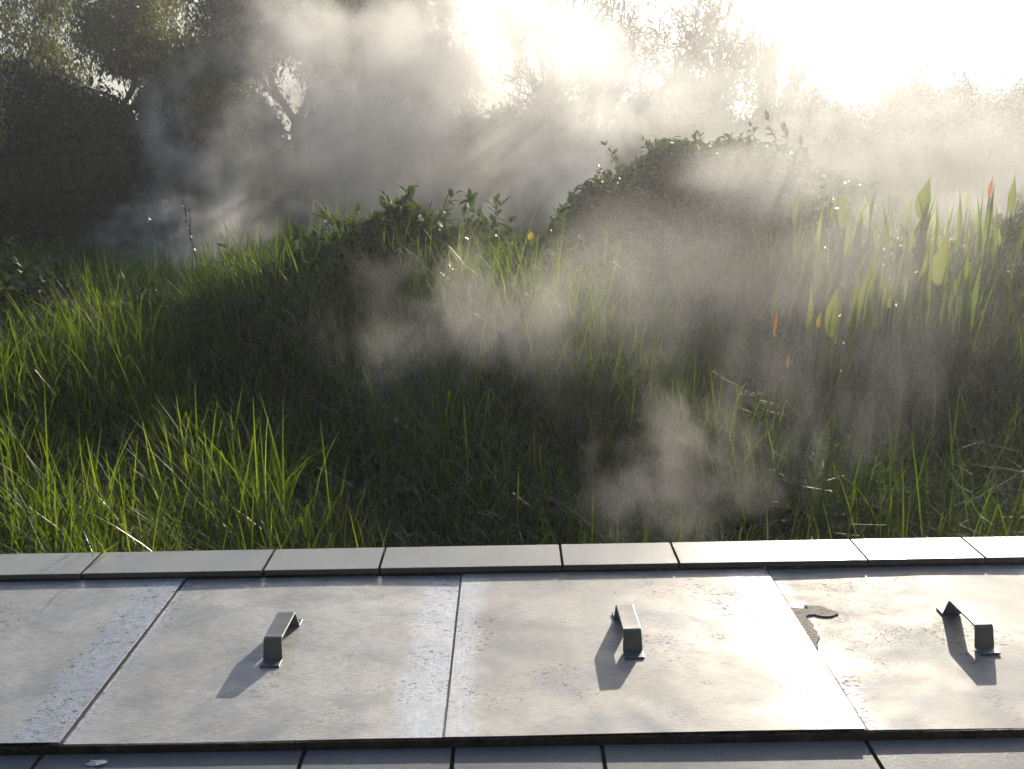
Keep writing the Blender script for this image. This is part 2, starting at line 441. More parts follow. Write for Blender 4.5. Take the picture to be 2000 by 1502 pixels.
# ------------------------------------------------------------------ terrain
def sstep(a, b, x):
    t = np.clip((x-a)/(b-a), 0, 1); return t*t*(3-2*t)
def g2(x, y, cx, cy, sx, sy): return np.exp(-((x-cx)/sx)**2-((y-cy)/sy)**2)
def ground(x, y):
    x = np.asarray(x, float); y = np.asarray(y, float)
    z = -.48 + .47*sstep(2.2, 5.4, y) - .31*sstep(6.0, 8.5, y)
    z = z - .10*g2(x, y, -2.6, 6.2, 1.3, 1.6)
    z = z + .12*g2(x, y, -.6, 5.2, 1.4, .9)
    z = z + .16*g2(x, y, 1.9, 6.6, 1.3, 1.0)
    z = z + .30*g2(x, y, 2.9, 5.1, 1.4, .8) + .22*g2(x, y, 2.1, 3.9, .8, .6)
    z = z + .20*g2(x, y, -.1, 4.3, 1.1, .7) + .10*g2(x, y, -1.3, 4.5, .8, .6)
    z = z + .05*np.sin(x*1.9+.4)*np.cos(y*1.7) + .03*np.sin(x*4.3+y*3.1)
    z = z*sstep(40, 15, y) + (-.35)*(1-sstep(40, 15, y))
    z = z + (-.85 - z)*sstep(1.90, 1.86, y)          # drops away under the trough
    z = z - .16*g2(x, y, -4.2, 10.3, 2.2, 1.3)       # basin of the pool
    return z
gx = np.concatenate([np.linspace(-70, -9, 24), np.linspace(-8.6, 8.6, 150), np.linspace(9, 70, 24)])
gy = np.concatenate([np.linspace(-60, 1, 20), np.linspace(1.2, 14, 130), np.linspace(15, 80, 24)])
X, Y = np.meshgrid(gx, gy)
idx = np.arange(X.size).reshape(X.shape)
mb = MB()
mb.add(np.stack([X, Y, ground(X, Y)], -1).reshape(-1, 3), np.stack([idx[:-1, :-1], idx[:-1, 1:], idx[1:, 1:], idx[1:, :-1]], -1).reshape(-1, 4))
tag(mb.build('ground', M['soil'], smooth=True), kind='structure')
# hot pool
q = N('pool_water')
b = q.n('Bump', {'Strength': .15, 'Distance': .02, 'Height': q.noise(q.pos(), 9, 3)})
s_ = q.n('BsdfPrincipled', {'Base Color': (.10, .13, .20, 1), 'Roughness': .12, 'Normal': b.outputs[0]})
q.link(s_.outputs[0], q.out.inputs[0])
a = np.linspace(0, 2*np.pi, 60, endpoint=False)
rr = 1+.12*np.sin(3*a)+.06*np.sin(7*a+1)
mb = MB(); mb.add(np.c_[-4.2+2.0*rr*np.cos(a), 10.3+1.15*rr*np.sin(a), np.full(60, -.42)], [tuple(range(60))])
tag(mb.build('water', q.m), kind='structure')

# ------------------------------------------------------------------ grass
def blades(mb, n, xr, yr, L, W, lean, kink=.2, dens=None, zoff=0.0, seed=1, var=(0, 1), pos=None, up0=(.02, .35)):
    r = np.random.default_rng(seed)
    if pos is None:
        x = r.uniform(*xr, n); y = r.uniform(*yr, n)
        keep = np.abs(x) < y*.72+.5
        if dens is not None: keep &= r.random(n) < dens(x, y)
        x, y = x[keep], y[keep]
    else: x, y = pos
    n = len(x)
    z = ground(x, y)+zoff
    hmod = .75+.35*np.sin(x*2.3+1.2)*np.sin(y*1.9+.7)+.2*np.sin(x*6.1+y*5.)
    ln = r.uniform(*L, n)*np.clip(hmod, .5, 1.3)
    az = r.uniform(0, 2*np.pi, n)
    th0 = r.uniform(*up0, n); kap = np.abs(r.normal(0, lean, n))
    K = 7
    t = np.linspace(0, 1, K)
    ks = r.random(n) < kink; kt = r.uniform(.45, .8, n); ka = r.uniform(1.0, 2.3, n)
    P = np.zeros((n, K, 3)); P[:, 0] = np.c_[x, y, z]
    for k in range(1, K):
        tm = (t[k]+t[k-1])/2
        th = th0 + kap*tm**1.5 + np.where(ks & (tm > kt), ka, 0)
        stp = ln/(K-1)
        P[:, k, 0] = P[:, k-1, 0]+np.cos(az)*np.sin(th)*stp
        P[:, k, 1] = P[:, k-1, 1]+np.sin(az)*np.sin(th)*stp
        P[:, k, 2] = P[:, k-1, 2]+np.cos(th)*stp
    wd = r.uniform(*W, n)[:, None]*np.clip(1.08-t**2.2, .06, 1)[None]
    wa = az+np.pi/2+r.normal(0, .5, n)
    side = np.stack([np.cos(wa), np.sin(wa), np.zeros(n)], -1)[:, None]*wd[..., None]*.5
    # keep off the wall
    P[:, :, 1] = np.where(P[:, :, 2] < .035, np.maximum(P[:, :, 1], 1.888), np.maximum(P[:, :, 1], 1.79))
    V = np.stack([P-side, P+side], 2).reshape(-1, 3)
    base = (np.arange(n)*K*2)[:, None]; k = np.arange(K-1)[None]*2
    F = np.stack([base+k, base+k+1, base+k+3, base+k+2], -1).reshape(-1, 4)
    vv = np.repeat(np.clip(r.uniform(*var, n)**1.7+.2*np.sin(x*3+y*2), 0, 1), K*2)
    mb.add(V, F, vv)
    return P

def clump(x, y):
    c = .5+.5*np.sin(x*1.7+2.0*np.sin(y*1.3)+.5)*np.cos(y*2.1+x*.8)
    c = c + .6*sstep(-.6, -1.6, x/(y*.35+.2))
    return np.clip(c, .15, 1)
mb = MB()
tips = []
tips.append(blades(mb, 27000, (-4.2, 4.2), (1.93, 5.0), (.28, .60), (.004, .009), 1.25, .42, clump, seed=11))
tips.append(blades(mb, 17000, (-5.5, 5.5), (4.6, 7.2), (.25, .50), (.004, .008), .9, .2, clump, seed=12))
blades(mb, 16000, (-9, 9), (7.0, 13.5), (.25, .5), (.008, .014), .8, .1, seed=13)
# tall bright tufts, placed where the photo shows them standing above the rest
tx, ty = [], []
for cx_, cy_, s_, n_ in [(-1.55, 2.6, .16, 90), (-1.25, 2.9, .14, 90), (-.95, 3.3, .10, 60), (-.85, 2.55, .12, 40), (-2.3, 3.8, .3, 160), (-2.0, 4.9, .35, 150), (-1.0, 5.0, .45, 200),
                         (-1.85, 5.3, .25, 180), (.2, 4.7, .4, 70), (.56, 2.12, .14, 90), (.88, 2.06, .12, 90), (.45, 2.1, .1, 30), (1.25, 2.2, .08, 10), (1.6, 4.6, .4, 70), (2.2, 4.4, .4, 60), (1.0, 3.2, .3, 50), (2.0, 3.1, .2, 40), (-.3, 2.1, .1, 12), (.28, 3.9, .3, 30), (-2.6, 2.9, .3, 120)]:
    tx.append(rng.normal(cx_, s_, n_)); ty.append(np.maximum(rng.normal(cy_, s_*.7, n_), 1.96))
tx, ty = np.concatenate(tx), np.concatenate(ty)
tips.append(blades(mb, 0, None, None, (.42, .72), (.005, .010), .55, .3, seed=14, pos=(tx, ty), var=(.5, 1), up0=(.0, .28)))
blades(mb, 1800, (-1.0, 1.9), (1.93, 3.6), (.35, .62), (.004, .008), 1.4, .6, seed=16, var=(.1, .8), up0=(.0, .6))
blades(mb, 2600, (-3.2, 3.2), (1.95, 4.6), (.42, .70), (.003, .007), .8, .75, seed=15, var=(.3, 1), up0=(.0, .5))
tag(mb.build('grass', M['grass']), 'long fresh green grass filling the hollow beyond the wall', 'grass', kind='stuff')
mb = MB()
blades(mb, 60000, (-4.4, 4.4), (1.97, 6.8), (.14, .40), (.003, .007), 1.9, .3, seed=21, up0=(.2, 1.3))
blades(mb, 16000, (-3.5, 3.5), (2.0, 5.2), (.35, .65), (.0015, .003), 2.2, .3, seed=22, up0=(.1, .8), zoff=.05)
md = MB()
blades(md, 9000, (-3.8, 3.8), (1.97, 6.0), (.25, .6), (.002, .0045), 1.9, .5, seed=23, up0=(.1, 1.2), zoff=.04)
tag(md.build('dead_grass', M['straw']), 'pale dead stalks tangled through the green grass', 'dead grass', kind='stuff')
tag(mb.build('undergrowth', M['sedge']), 'matted darker undergrowth tangled between the taller grass', 'undergrowth', kind='stuff')

# dew drops hanging on the blades
q = N('dew')
s_ = q.n('BsdfPrincipled', {'Base Color': (.9, .9, .9, 1), 'Metallic': 1.0, 'Roughness': .18})
q.link(s_.outputs[0], q.out.inputs[0])
mb = MB()
T = np.concatenate([p[rng.choice(len(p), min(len(p), 4200), replace=False)] for p in tips])
kk = rng.integers(3, 7, len(T)); Pd = T[np.arange(len(T)), kk]
rad = rng.uniform(.0006, .0019, len(Pd))*(Pd[:, 1]/2.6)**.5
oc = np.array([(1, 0, 0), (-1, 0, 0), (0, 1, 0), (0, -1, 0), (0, 0, 1), (0, 0, -1)])
of = np.array([(0, 2, 4), (2, 1, 4), (1, 3, 4), (3, 0, 4), (2, 0, 5), (1, 2, 5), (3, 1, 5), (0, 3, 5)])
V = (Pd[:, None]+oc[None]*rad[:, None, None]).reshape(-1, 3)
mb.add(V, (of[None]+(np.arange(len(Pd))*6)[:, None, None]).reshape(-1, 3))
tag(mb.build('dew', q.m, smooth=True), 'tiny glinting dew drops on the grass blades', 'dew', kind='stuff')

# ------------------------------------------------------------------ leaves
LEAF = np.array([(0, 0, 0), (-.32, .3, .03), (0, .35, -.02), (.32, .3, .03), (-.26, .7, .0), (0, .7, -.06), (.26, .7, .0), (0, 1, -.12)])
LF4 = np.array([(0, 2, 1, 1), (0, 3, 2, 2), (1, 2, 5, 4), (2, 3, 6, 5), (4, 5, 7, 7), (5, 6, 7, 7)])
LTRI = np.array([(0, 2, 1), (0, 3, 2), (1, 2, 5), (1, 5, 4), (2, 3, 6), (2, 6, 5), (4, 5, 7), (5, 6, 7)])
DIA = np.array([(0, 0, 0), (-.5, .5, .05), (.5, .5, .05), (0, 1, 0)])
DTRI = np.array([(0, 2, 1), (1, 2, 3)])
def leaves(mb, P, dirs, nrm, size, width, var, shape=DIA, tri=DTRI):
    """P base points, dirs leaf axis, nrm rough normal"""
    dirs = dirs/(np.linalg.norm(dirs, axis=1)[:, None]+1e-9)
    side = np.cross(dirs, nrm); side /= np.linalg.norm(side, axis=1)[:, None]+1e-9
    n2 = np.cross(side, dirs)
    V = P[:, None] + (shape[None, :, 0, None]*side[:, None]*(size*width)[:, None, None] + shape[None, :, 1, None]*dirs[:, None]*size[:, None, None] + shape[None, :, 2, None]*n2[:, None]*size[:, None, None])
    k = len(shape)
    mb.add(V.reshape(-1, 3), (tri[None]+(np.arange(len(P))*k)[:, None, None]).reshape(-1, 3), np.repeat(var, k))

def bush(name, label, lumps, n, size=(.05, .10), mat='bramble', seed=1, cat='bush', shell=.14, sprigs=25, base=None, group=None):
    """leafy bush over a height field of lumps (cx, cy, rx, ry, h)"""
    r = np.random.default_rng(seed)
    L = np.array(lumps)
    cx, cy = L[:, 0].mean(), L[:, 1].mean()
    def top(x, y):
        z = ground(x, y)
        h = np.zeros_like(z)
        for a_, b_, rx_, ry_, hh in lumps:
            d = ((x-a_)/rx_)**2+((y-b_)/ry_)**2
            h = np.maximum(h, hh*np.sqrt(np.clip(1-d, 0, 1)))
        h += np.where(h > .05, .05*np.sin(x*9+y*4)*np.cos(y*8-x*3)+.03*np.sin(x*19+y*23), 0)
        return z+h, h
    root = tag(empty(name, (cx, cy, float(ground(cx, cy)))), label, cat, group)
    off = np.array([cx, cy, float(ground(cx, cy))])
    x0, x1 = (L[:, 0]-L[:, 2]).min(), (L[:, 0]+L[:, 2]).max()
    y0, y1 = (L[:, 1]-L[:, 3]).min(), (L[:, 1]+L[:, 3]).max()
    # inner tangle of old growth
    gx_, gy_ = np.meshgrid(np.linspace(x0, x1, 50), np.linspace(y0, y1, 50))
    zt, hh = top(gx_, gy_)
    zz = zt-np.minimum(hh, shell*1.1+.02)-.02*(hh < .02)
    id_ = np.arange(gx_.size).reshape(gx_.shape)
    q_ = np.stack([id_[:-1, :-1], id_[:-1, 1:], id_[1:, 1:], id_[1:, :-1]], -1)
    ok = (hh[:-1, :-1] > .03)
    mbb = MB(); mbb.add(np.stack([gx_, gy_, zz], -1).reshape(-1, 3)-off, q_[ok].reshape(-1, 4))
    mbb.build('old_growth', M['soil'], root, smooth=True)
    # leaves, denser on steep flanks
    x = r.uniform(x0, x1, n*4); y = r.uniform(y0, y1, n*4)
    zt, hh = top(x, y)
    e = .02
    gxx = (top(x+e, y)[0]-zt)/e; gyy = (top(x, y+e)[0]-zt)/e
    sl = np.sqrt(1+gxx**2+gyy**2)
    ok = (hh > .04) & (r.random(len(x)) < np.clip(sl/3, .25, 1))
    x, y, zt, gxx, gyy, hh = [q_[ok][:n] for q_ in (x, y, zt, gxx, gyy, hh)]
    n = len(x)
    dep = r.random(n)**1.5*shell
    nm = np.c_[-gxx, -gyy, np.ones(n)]; nm /= np.linalg.norm(nm, axis=1)[:, None]
    P = np.c_[x, y, zt]-nm*dep[:, None]+r.normal(0, .015, (n, 3))
    nr = nm+r.normal(0, .45, (n, 3))
    d = np.cross(nr, r.normal(0, 1, (n, 3)))+nm*.25
    mb = MB()
    leaves(mb, P-off, d, nr, r.uniform(*size, n), r.uniform(.65, .95, n), r.random(n), LEAF, LTRI)
    # sprigs reaching out of the outline
    for k in range(sprigs):
        ms = MB()
        i = r.integers(n)
        p = np.array([x[i], y[i], zt[i]])
        dr = nm[i]*.5+np.array([r.normal(0, .5), r.normal(0, .3), r.uniform(.4, 1.1)]); dr /= np.linalg.norm(dr)
        ln = r.uniform(.10, .28)
        path = [p+dr*ln*t+np.array([0, 0, -.15*ln*t*t]) for t in np.linspace(0, 1, 6)]
        ms.tube(np.array(path)-off, np.linspace(.0025, .001, 6), 4)
        m_ = 14
        tt = r.uniform(.2, 1, m_)
        Pp = p+dr*ln*tt[:, None]
        leaves(ms, Pp-off, r.normal(0, 1, (m_, 3))+dr, np.array([[0, 0, 1.]])+r.normal(0, .5, (m_, 3)), r.uniform(size[0]*.8, size[1], m_), np.full(m_, .6), r.uniform(.3, 1, m_), LEAF, LTRI)
        ms.build('sprig', M[mat], root)
    mb.build('foliage', M[mat], root)
    return root

bush('bramble_mound', 'tall rounded leafy mound at right of centre rising to the height of the fence',
     [(.86, 6.3, .62, .8, .78), (1.35, 6.6, .85, .9, .96), (1.95, 6.7, .8, .9, .96), (2.4, 6.6, .7, .8, .74), (.80, 5.9, .6, .6, .42), (1.8, 5.9, .9, .6, .45)], 16000, (.045, .085), seed=31, cat='bush', sprigs=45)
bush('bramble_bush', 'low leafy bramble on the crest left of the tall mound',
     [(-.72, 5.3, .55, .4, .46), (-.25, 5.25, .45, .4, .38), (.2, 5.1, .45, .35, .34), (.42, 4.8, .5, .35, .26), (-1.15, 5.1, .45, .4, .30)], 8500, (.05, .11), seed=32, sprigs=60)
bush('bramble_bush', 'dark glossy bramble at the left edge of the photo behind the long grass',
     [(-3.3, 5.1, .7, .6, .42), (-2.75, 4.9, .7, .5, .27), (-3.9, 5.2, .7, .6, .5), (-2.1, 5.0, .6, .4, .14)], 8500, (.045, .085), seed=33, sprigs=18)
bush('leafy_shrub', 'leafy shrub at the right edge of the photo beyond the pointed leaves',
     [(3.45, 5.0, .40, .5, .36), (3.85, 5.0, .5, .5, .46), (3.3, 4.5, .35, .35, .24)], 4500, (.05, .09), seed=34, sprigs=12)
bush('leafy_shrub', 'grey dark shrub in front of the fence at the left above the pool',
     [(-6.2, 12.6, .9, .6, 1.15), (-7.3, 12.6, 1.0, .6, .8)], 6000, (.06, .12), mat='dark_leaf', seed=35, sprigs=20)

# ------------------------------------------------------------------ plants with large pointed leaves
def pointed_leaf(mb, base, h, wd, lean, az, face, var, fold=.35):
    K = 12
    t = np.linspace(0, 1, K)
    prof = np.sin(np.pi*np.clip(t*.92+.06, 0, 1)**.85)**.9*np.clip((1-t)*2.2, 0, 1)**.6
    prof[0] = .12; prof[-1] = .01
    ang = lean*t
    c = np.zeros((K, 3)); c[0] = base
    for k in range(1, K):
        a_ = lean*(t[k]**1.4)
        c[k] = c[k-1]+np.array([math.cos(az)*math.sin(a_), math.sin(az)*math.sin(a_), math.cos(a_)])*h/(K-1)
    s = np.array([math.cos(face), math.sin(face), 0]); nn = np.array([-math.sin(face), math.cos(face), 0])
    V = np.stack([c-s*prof[:, None]*wd/2+nn*prof[:, None]*wd*fold*.5, c, c+s*prof[:, None]*wd/2+nn*prof[:, None]*wd*fold*.5], 1).reshape(-1, 3)
    F = []
    for k in range(K-1):
        a_ = k*3
        F += [(a_, a_+1, a_+4, a_+3), (a_+1, a_+2, a_+5, a_+4)]
    mb.add(V, F, np.full(len(V), var))

def lily(px, py, specs, label, name='lily_plant', group='plants with large pointed leaves', mat='broad'):
    """specs: (dx, dy, z of leaf bottom above ground, h, w, lean, az, face)"""
    z = float(ground(px, py))
    root = tag(empty(name, (px, py, z)), label, 'plant', group)
    if mat == 'broad':
        h_ = specs[0][3]
        for k in range(4):
            a_ = random.uniform(0, 6.28); d_ = random.uniform(.04, .12)
            specs = specs+[(d_*math.cos(a_), d_*math.sin(a_), random.uniform(.0, .6)*specs[0][2], h_*random.uniform(.6, 1.05), specs[0][4]*random.uniform(.4, .8), random.uniform(.1, .5), a_, random.uniform(0, 3))]
    for (dx, dy, z0, h, wd, lean, az, face) in specs:
        mb = MB(); pointed_leaf(mb, np.array([dx, dy, z0]), h, wd, lean, az, face, random.random())
        mb.build('leaf', M[mat], root, smooth=True)
        ms = MB()
        pth = [np.array([dx*.4, dy*.4, 0])*(1-t)+np.array([dx, dy, z0+.01])*t+np.array([0, 0, 0]) for t in np.linspace(0, 1, 6)]
        ms.tube(pth, np.linspace(.008, .004, 6), 6)
        ms.build('stalk', M['grass'], root, smooth=True)
    return root
def at(px, py, Y):
    """ground-plan x of a photo column at distance Y, and its height"""
    u, v = px-1000, py-751
    u2, v2 = u*cr-v*sr, u*sr+v*cr
    dx, dy, dz = u2/1540, cp+(-v2/1540)*sp, -sp+(-v2/1540)*cp
    return dx/dy*Y, 1+dz/dy*Y
# (column, row of leaf base, distance, height m, width m, lean, face)
L_ = [(1552, 445, 5.2, .25, .07, .12, .5, 'slender pointed leaf nearest the tall mound'),
      (1612, 440, 5.3, .22, .05, .3, 1.2, 'narrow pointed leaf pair with a pinkish twin'),
      (1645, 450, 5.1, .26, .075, -.2, .2, 'pale pointed leaf leaning left before the hedge'),
      (1680, 450, 5.3, .20, .05, .15, 2.4, 'short pointed leaf between two taller ones'),
      (1700, 445, 5.0, .24, .08, .1, .9, 'cupped pointed leaf with bright rim'),
      (1770, 450, 5.2, .21, .06, .2, .3, 'small pointed leaf left of the tallest leaf'),
      (1800, 430, 4.9, .24, .12, .18, .1, 'broad tallest pointed leaf in the back row'),
      (1888, 410, 5.4, .15, .05, .1, .4, 'small twin pointed leaves before the dark fence'),
      (1975, 420, 5.0, .23, .08, -.15, .3, 'pointed leaf close to the right edge of the photo'),
      (1835, 560, 3.9, .24, .13, .12, .2, 'large broad hazy leaf at the middle right'),
      (1622, 662, 3.6, .235, .085, .1, .15, 'bright upright spear shaped leaf standing in the grass'),
      (1745, 590, 3.9, .21, .055, .3, .9, 'twisted pointed leaf right of the bright spear leaf'),
      ]
for i, (c_, r_, Y_, h_, w_, le, fa, lab) in enumerate(L_):
    x_, z_ = at(c_, r_, Y_)
    g_ = float(ground(x_, Y_))
    z0 = max(z_-g_, .03)
    sp_ = [(0, 0, z0, h_*1.1, w_*.8, abs(le), 0 if le > 0 else math.pi, fa)]
    if i in (2, 6, 7, 8, 10): sp_.append((.045, .03, z0-.04, h_*.75, w_*.7, .3, .4, fa+.7))
    lily(x_, Y_, sp_, lab)
rl_ = np.random.default_rng(77)
side_words = ['nearest the viewer', 'in the middle', 'deepest in the haze']
for k in range(3):      # clumps of reed like leaves between the broad ones
    Yk = (3.9, 4.7, 5.6)[k]
    for m_, cc in enumerate((1590, 1690, 1800, 1900)):
        x_, z_ = at(cc+rl_.uniform(-25, 25)+k*12, 500, Yk+rl_.uniform(-.2, .2))
        sp_ = []
        for j_ in range(9):
            a_ = rl_.uniform(0, 6.28); d_ = rl_.uniform(.02, .22)
            sp_.append((d_*math.cos(a_), d_*math.sin(a_), rl_.uniform(.0, .12), rl_.uniform(.32, .55), rl_.uniform(.018, .042), rl_.uniform(.05, .6), rl_.uniform(0, 6.28), rl_.uniform(0, 3)))
        lily(x_, Yk, sp_, 'clump of narrow upright leaves ' + side_words[k] + ', ' + ('beside the tall mound', 'left of the tallest broad leaf', 'under the tallest broad leaf', 'close to the right edge')[m_], 'reed_plant', 'clumps of narrow reed like leaves', 'reed')
for c_, r_, Y_, h_, w_, mat, lab, nm_ in [
        (1512, 662, 3.6, .15, .017, 'red', 'slim orange red furled leaf standing alone in the grass', 'red_leaf_plant'),
        (1538, 722, 3.4, .08, .016, 'red', 'small crimson shoot low in the shaded grass', 'red_leaf_plant'),
        (1932, 388, 5.0, .14, .03, 'red', 'orange leaf near the right edge before the hazy fence', 'red_leaf_plant'),
        (1600, 643, 3.6, .085, .032, 'yellow', 'small yellowing leaf left of the bright spear leaf', 'yellow_leaf_plant'),
        (1735, 605, 3.8, .075, .034, 'yellow', 'rounded yellow leaf right of the bright spear leaf', 'yellow_leaf_plant'),
        (1708, 645, 3.7, .10, .03, 'yellow', 'yellow green leaf low between the spear leaf and the rounded one', 'yellow_leaf_plant'),
        (1037, 470, 5.0, .06, .04, 'yellow', 'small yellow leaf on the crest left of the tall mound', 'yellow_leaf_plant'),
        (1002, 480, 4.9, .035, .03, 'yellow', 'tiny yellow green leaf beside the crest bramble', 'yellow_leaf_plant')]:
    x_, z_ = at(c_, r_, Y_)
    g_ = float(ground(x_, Y_))
    lily(x_, Y_, [(0, 0, max(z_-g_, .03), h_, w_, .1, 0, .2)], lab, nm_, None, mat)

# thin dark seed stalks against the steam
def stalk(px_, row0, row1, Y_, bend, label, seeds=True, leafy=False):
    r = np.random.default_rng(int(px_))
    x0, zt = at(px_, row0, Y_); _, zb = at(px_, row1, Y_)
    zb = float(ground(x0, Y_)); h = zt-zb
    root = tag(empty('seed_stalk', (x0, Y_, zb)), label, 'stalk', 'thin seed stalks against the steam')
    t = np.linspace(0, 1, 14)
    P = np.c_[bend*t**2.2, .03*np.sin(t*3), h*t*(1-.05*t*abs(bend)*4)]
    mb = MB(); mb.tube(P, np.linspace(.003, .0012, 14), 5); mb.build('stem', M['dry'], root)
    mb = MB()
    n = 26 if not leafy else 10
    k = r.uniform(.72 if not leafy else .3, 1, n)
    Q = np.c_[np.interp(k, t, P[:, 0]), np.interp(k, t, P[:, 1]), np.interp(k, t, P[:, 2])]
    d = r.normal(0, 1, (n, 3))*.5+np.array([0, 0, -.8 if not leafy else .4])
    s = r.uniform(.012, .03, n) if not leafy else r.uniform(.05, .08, n)
    leaves(mb, Q, d, r.normal(0, 1, (n, 3)), s, np.full(n, .35 if not leafy else .45), r.random(n), LEAF, LTRI)
    mb.build('seed_head' if not leafy else 'leaf', M['dry' if not leafy else 'bramble'], root)
stalk(352, 400, 520, 4.6, .05, 'thin arching seed stalk above the pool, leftmost of the three')
stalk(365, 385, 520, 4.7, -.03, 'tallest thin seed stalk above the pool')
stalk(378, 425, 520, 4.5, -.05, 'thin drooping seed stalk above the pool, rightmost of the three')
stalk(318, 400, 520, 4.8, -.12, 'bare curved stalk leaning left of the seed stalks')
stalk(655, 400, 480, 5.4, -.08, 'leafy shoot standing up from the left end of the crest bramble', leafy=True)

# ------------------------------------------------------------------ fence
FY = 14.0
fence = tag(empty('board_fence', (0, FY, -.35)), 'tall weathered fence of upright boards behind the hollow, half hidden by steam', 'fence')
mb = MB()
r = np.random.default_rng(5)
x = -15.5
while x < 15.5:
    wd = r.uniform(.165, .185); tp = 1.47+r.normal(0, .008); y_ = r.normal(0, .003)
    mb.box(x, x+wd, y_, y_+.02, .0, tp)
    x += wd+r.uniform(.03, .055)
mb.build('board_panel', M['fence'], fence)
for z0 in (.52, .99, 1.40):
    mb = MB(); mb.box(-15.5, 15.5, -.055, -.009, z0, z0+.07); bevel(mb.build('rail', M['fence'], fence), .008)
for k in range(13):
    mb = MB(); xx = -15+k*2.5; mb.box(xx-.05, xx+.05, -.16, -.058, -.2, 1.50); bevel(mb.build('post', M['fence'], fence), .01)
for c_ in (238, 266, 294, 321):
    x_, z_ = at(c_, 396, FY-.08)
    mb = MB(); z_ += .35
    mb.box(x_-.045, x_+.045, -.075, -.058, z_+.03, z_+.05); mb.box(x_-.045, x_-.03, -.075, -.058, z_-.06, z_+.029); mb.box(x_+.0, x_+.045, -.073, -.058, z_-.01, z_+.012)
    mb.build('bracket', M['pale'], fence)

# ------------------------------------------------------------------ trees
def branches(r, p, d, ln, rad, depth, out, gnarl=.35, spread=.7, up=.15, kids=(2, 4), minr=.006, shrink=.68):
    n = 7
    pts = [np.array(p, float)]
    d = np.array(d, float)
    for i in range(n):
        d = d+r.normal(0, gnarl, 3)*.5+np.array([0, 0, up*.3]); d /= np.linalg.norm(d)
        pts.append(pts[-1]+d*ln/n)
    rads = np.linspace(rad, max(rad*.6, minr*.7), n+1)
    out.append((np.array(pts), rads, depth))
    if depth == 0: return
    for k in range(r.integers(*kids)+1):
        i = n if k == 0 else r.integers(2, n+1)
        nd = d+r.normal(0, spread, 3)+np.array([0, 0, up]); nd /= np.linalg.norm(nd)
        branches(r, pts[i], nd, ln*r.uniform(shrink-.1, shrink+.14), max(rads[i]*.68, minr), depth-1, out, gnarl, spread, up, kids, minr, shrink)

def tree(name, label, x, y, h, trunk_r, seed, cat='tree', depth=4, leaf=None, nleaf=0, lsize=(.06, .12), lw=.45, droop=0.0, clump_r=.45, mat='bark', gnarl=.35, spread=.7, up=.2,
         stems=1, first=.35, group=None, low=0.2, kids=(2, 4), minr=.006, fork=None):
    r = np.random.default_rng(seed)
    z = float(ground(x, y))-.05
    root = tag(empty(name, (x, y, z)), label, cat, group)
    out = []
    for s in range(stems):
        a_ = r.uniform(0, 6.28); ti = .12 if stems == 1 else .35
        p0 = np.array([math.cos(a_), math.sin(a_), 0])*(0 if stems == 1 else .25*r.random())
        branches(r, p0, (math.cos(a_)*ti, math.sin(a_)*ti, 1), h*first, trunk_r*(1 if stems == 1 else r.uniform(.6, 1)), depth, out, gnarl, spread, up, kids, minr)
    tr, li = MB(), MB()
    for pts, rads, dp in out:
        (tr if dp == depth else li).tube(pts, rads, 8 if dp == depth else (5 if dp > 1 else 3))
    tr.build('trunk', M[mat], root, smooth=True)
    if li.n: li.build('branches', M[mat], root)
    if leaf:
        ends = np.concatenate([pts[2:] for pts, rads, dp in out if dp <= max(depth-2, 0)])
        ends = ends[ends[:, 2] > low*h]
        # bushy clumps round a share of the ends, so that gaps stay between them
        nc = min(len(ends), max(40, nleaf//90))
        cs = ends[r.choice(len(ends), nc, replace=False)]
        cr_ = r.uniform(.5, 1.15, nc)*clump_r
        i = r.choice(nc, nleaf, p=cr_**2/np.sum(cr_**2))
        bl = r.normal(0, 1, (nleaf, 3)); bl /= np.linalg.norm(bl, axis=1)[:, None]; bl *= r.random((nleaf, 1))**.5
        P = cs[i]+bl*cr_[i][:, None]*np.array([1.0, 1.0, .75])
        if droop: P[:, 2] -= r.random(nleaf)**1.5*droop*.9*(r.random(nc)[i])
        P = P[P[:, 2] > .05]; n = len(P)
        d = r.normal(0, 1, (n, 3))+np.array([0, 0, -.5-droop*3])
        cv = r.random(nc)[i][:n]
        mb = MB(); leaves(mb, P, d, r.normal(0, 1, (n, 3)), r.uniform(*lsize, n), np.full(n, lw), np.clip(.6*cv+.5*r.random(n), 0, 1))
        mb.build('crown', M[leaf], root)
    return root

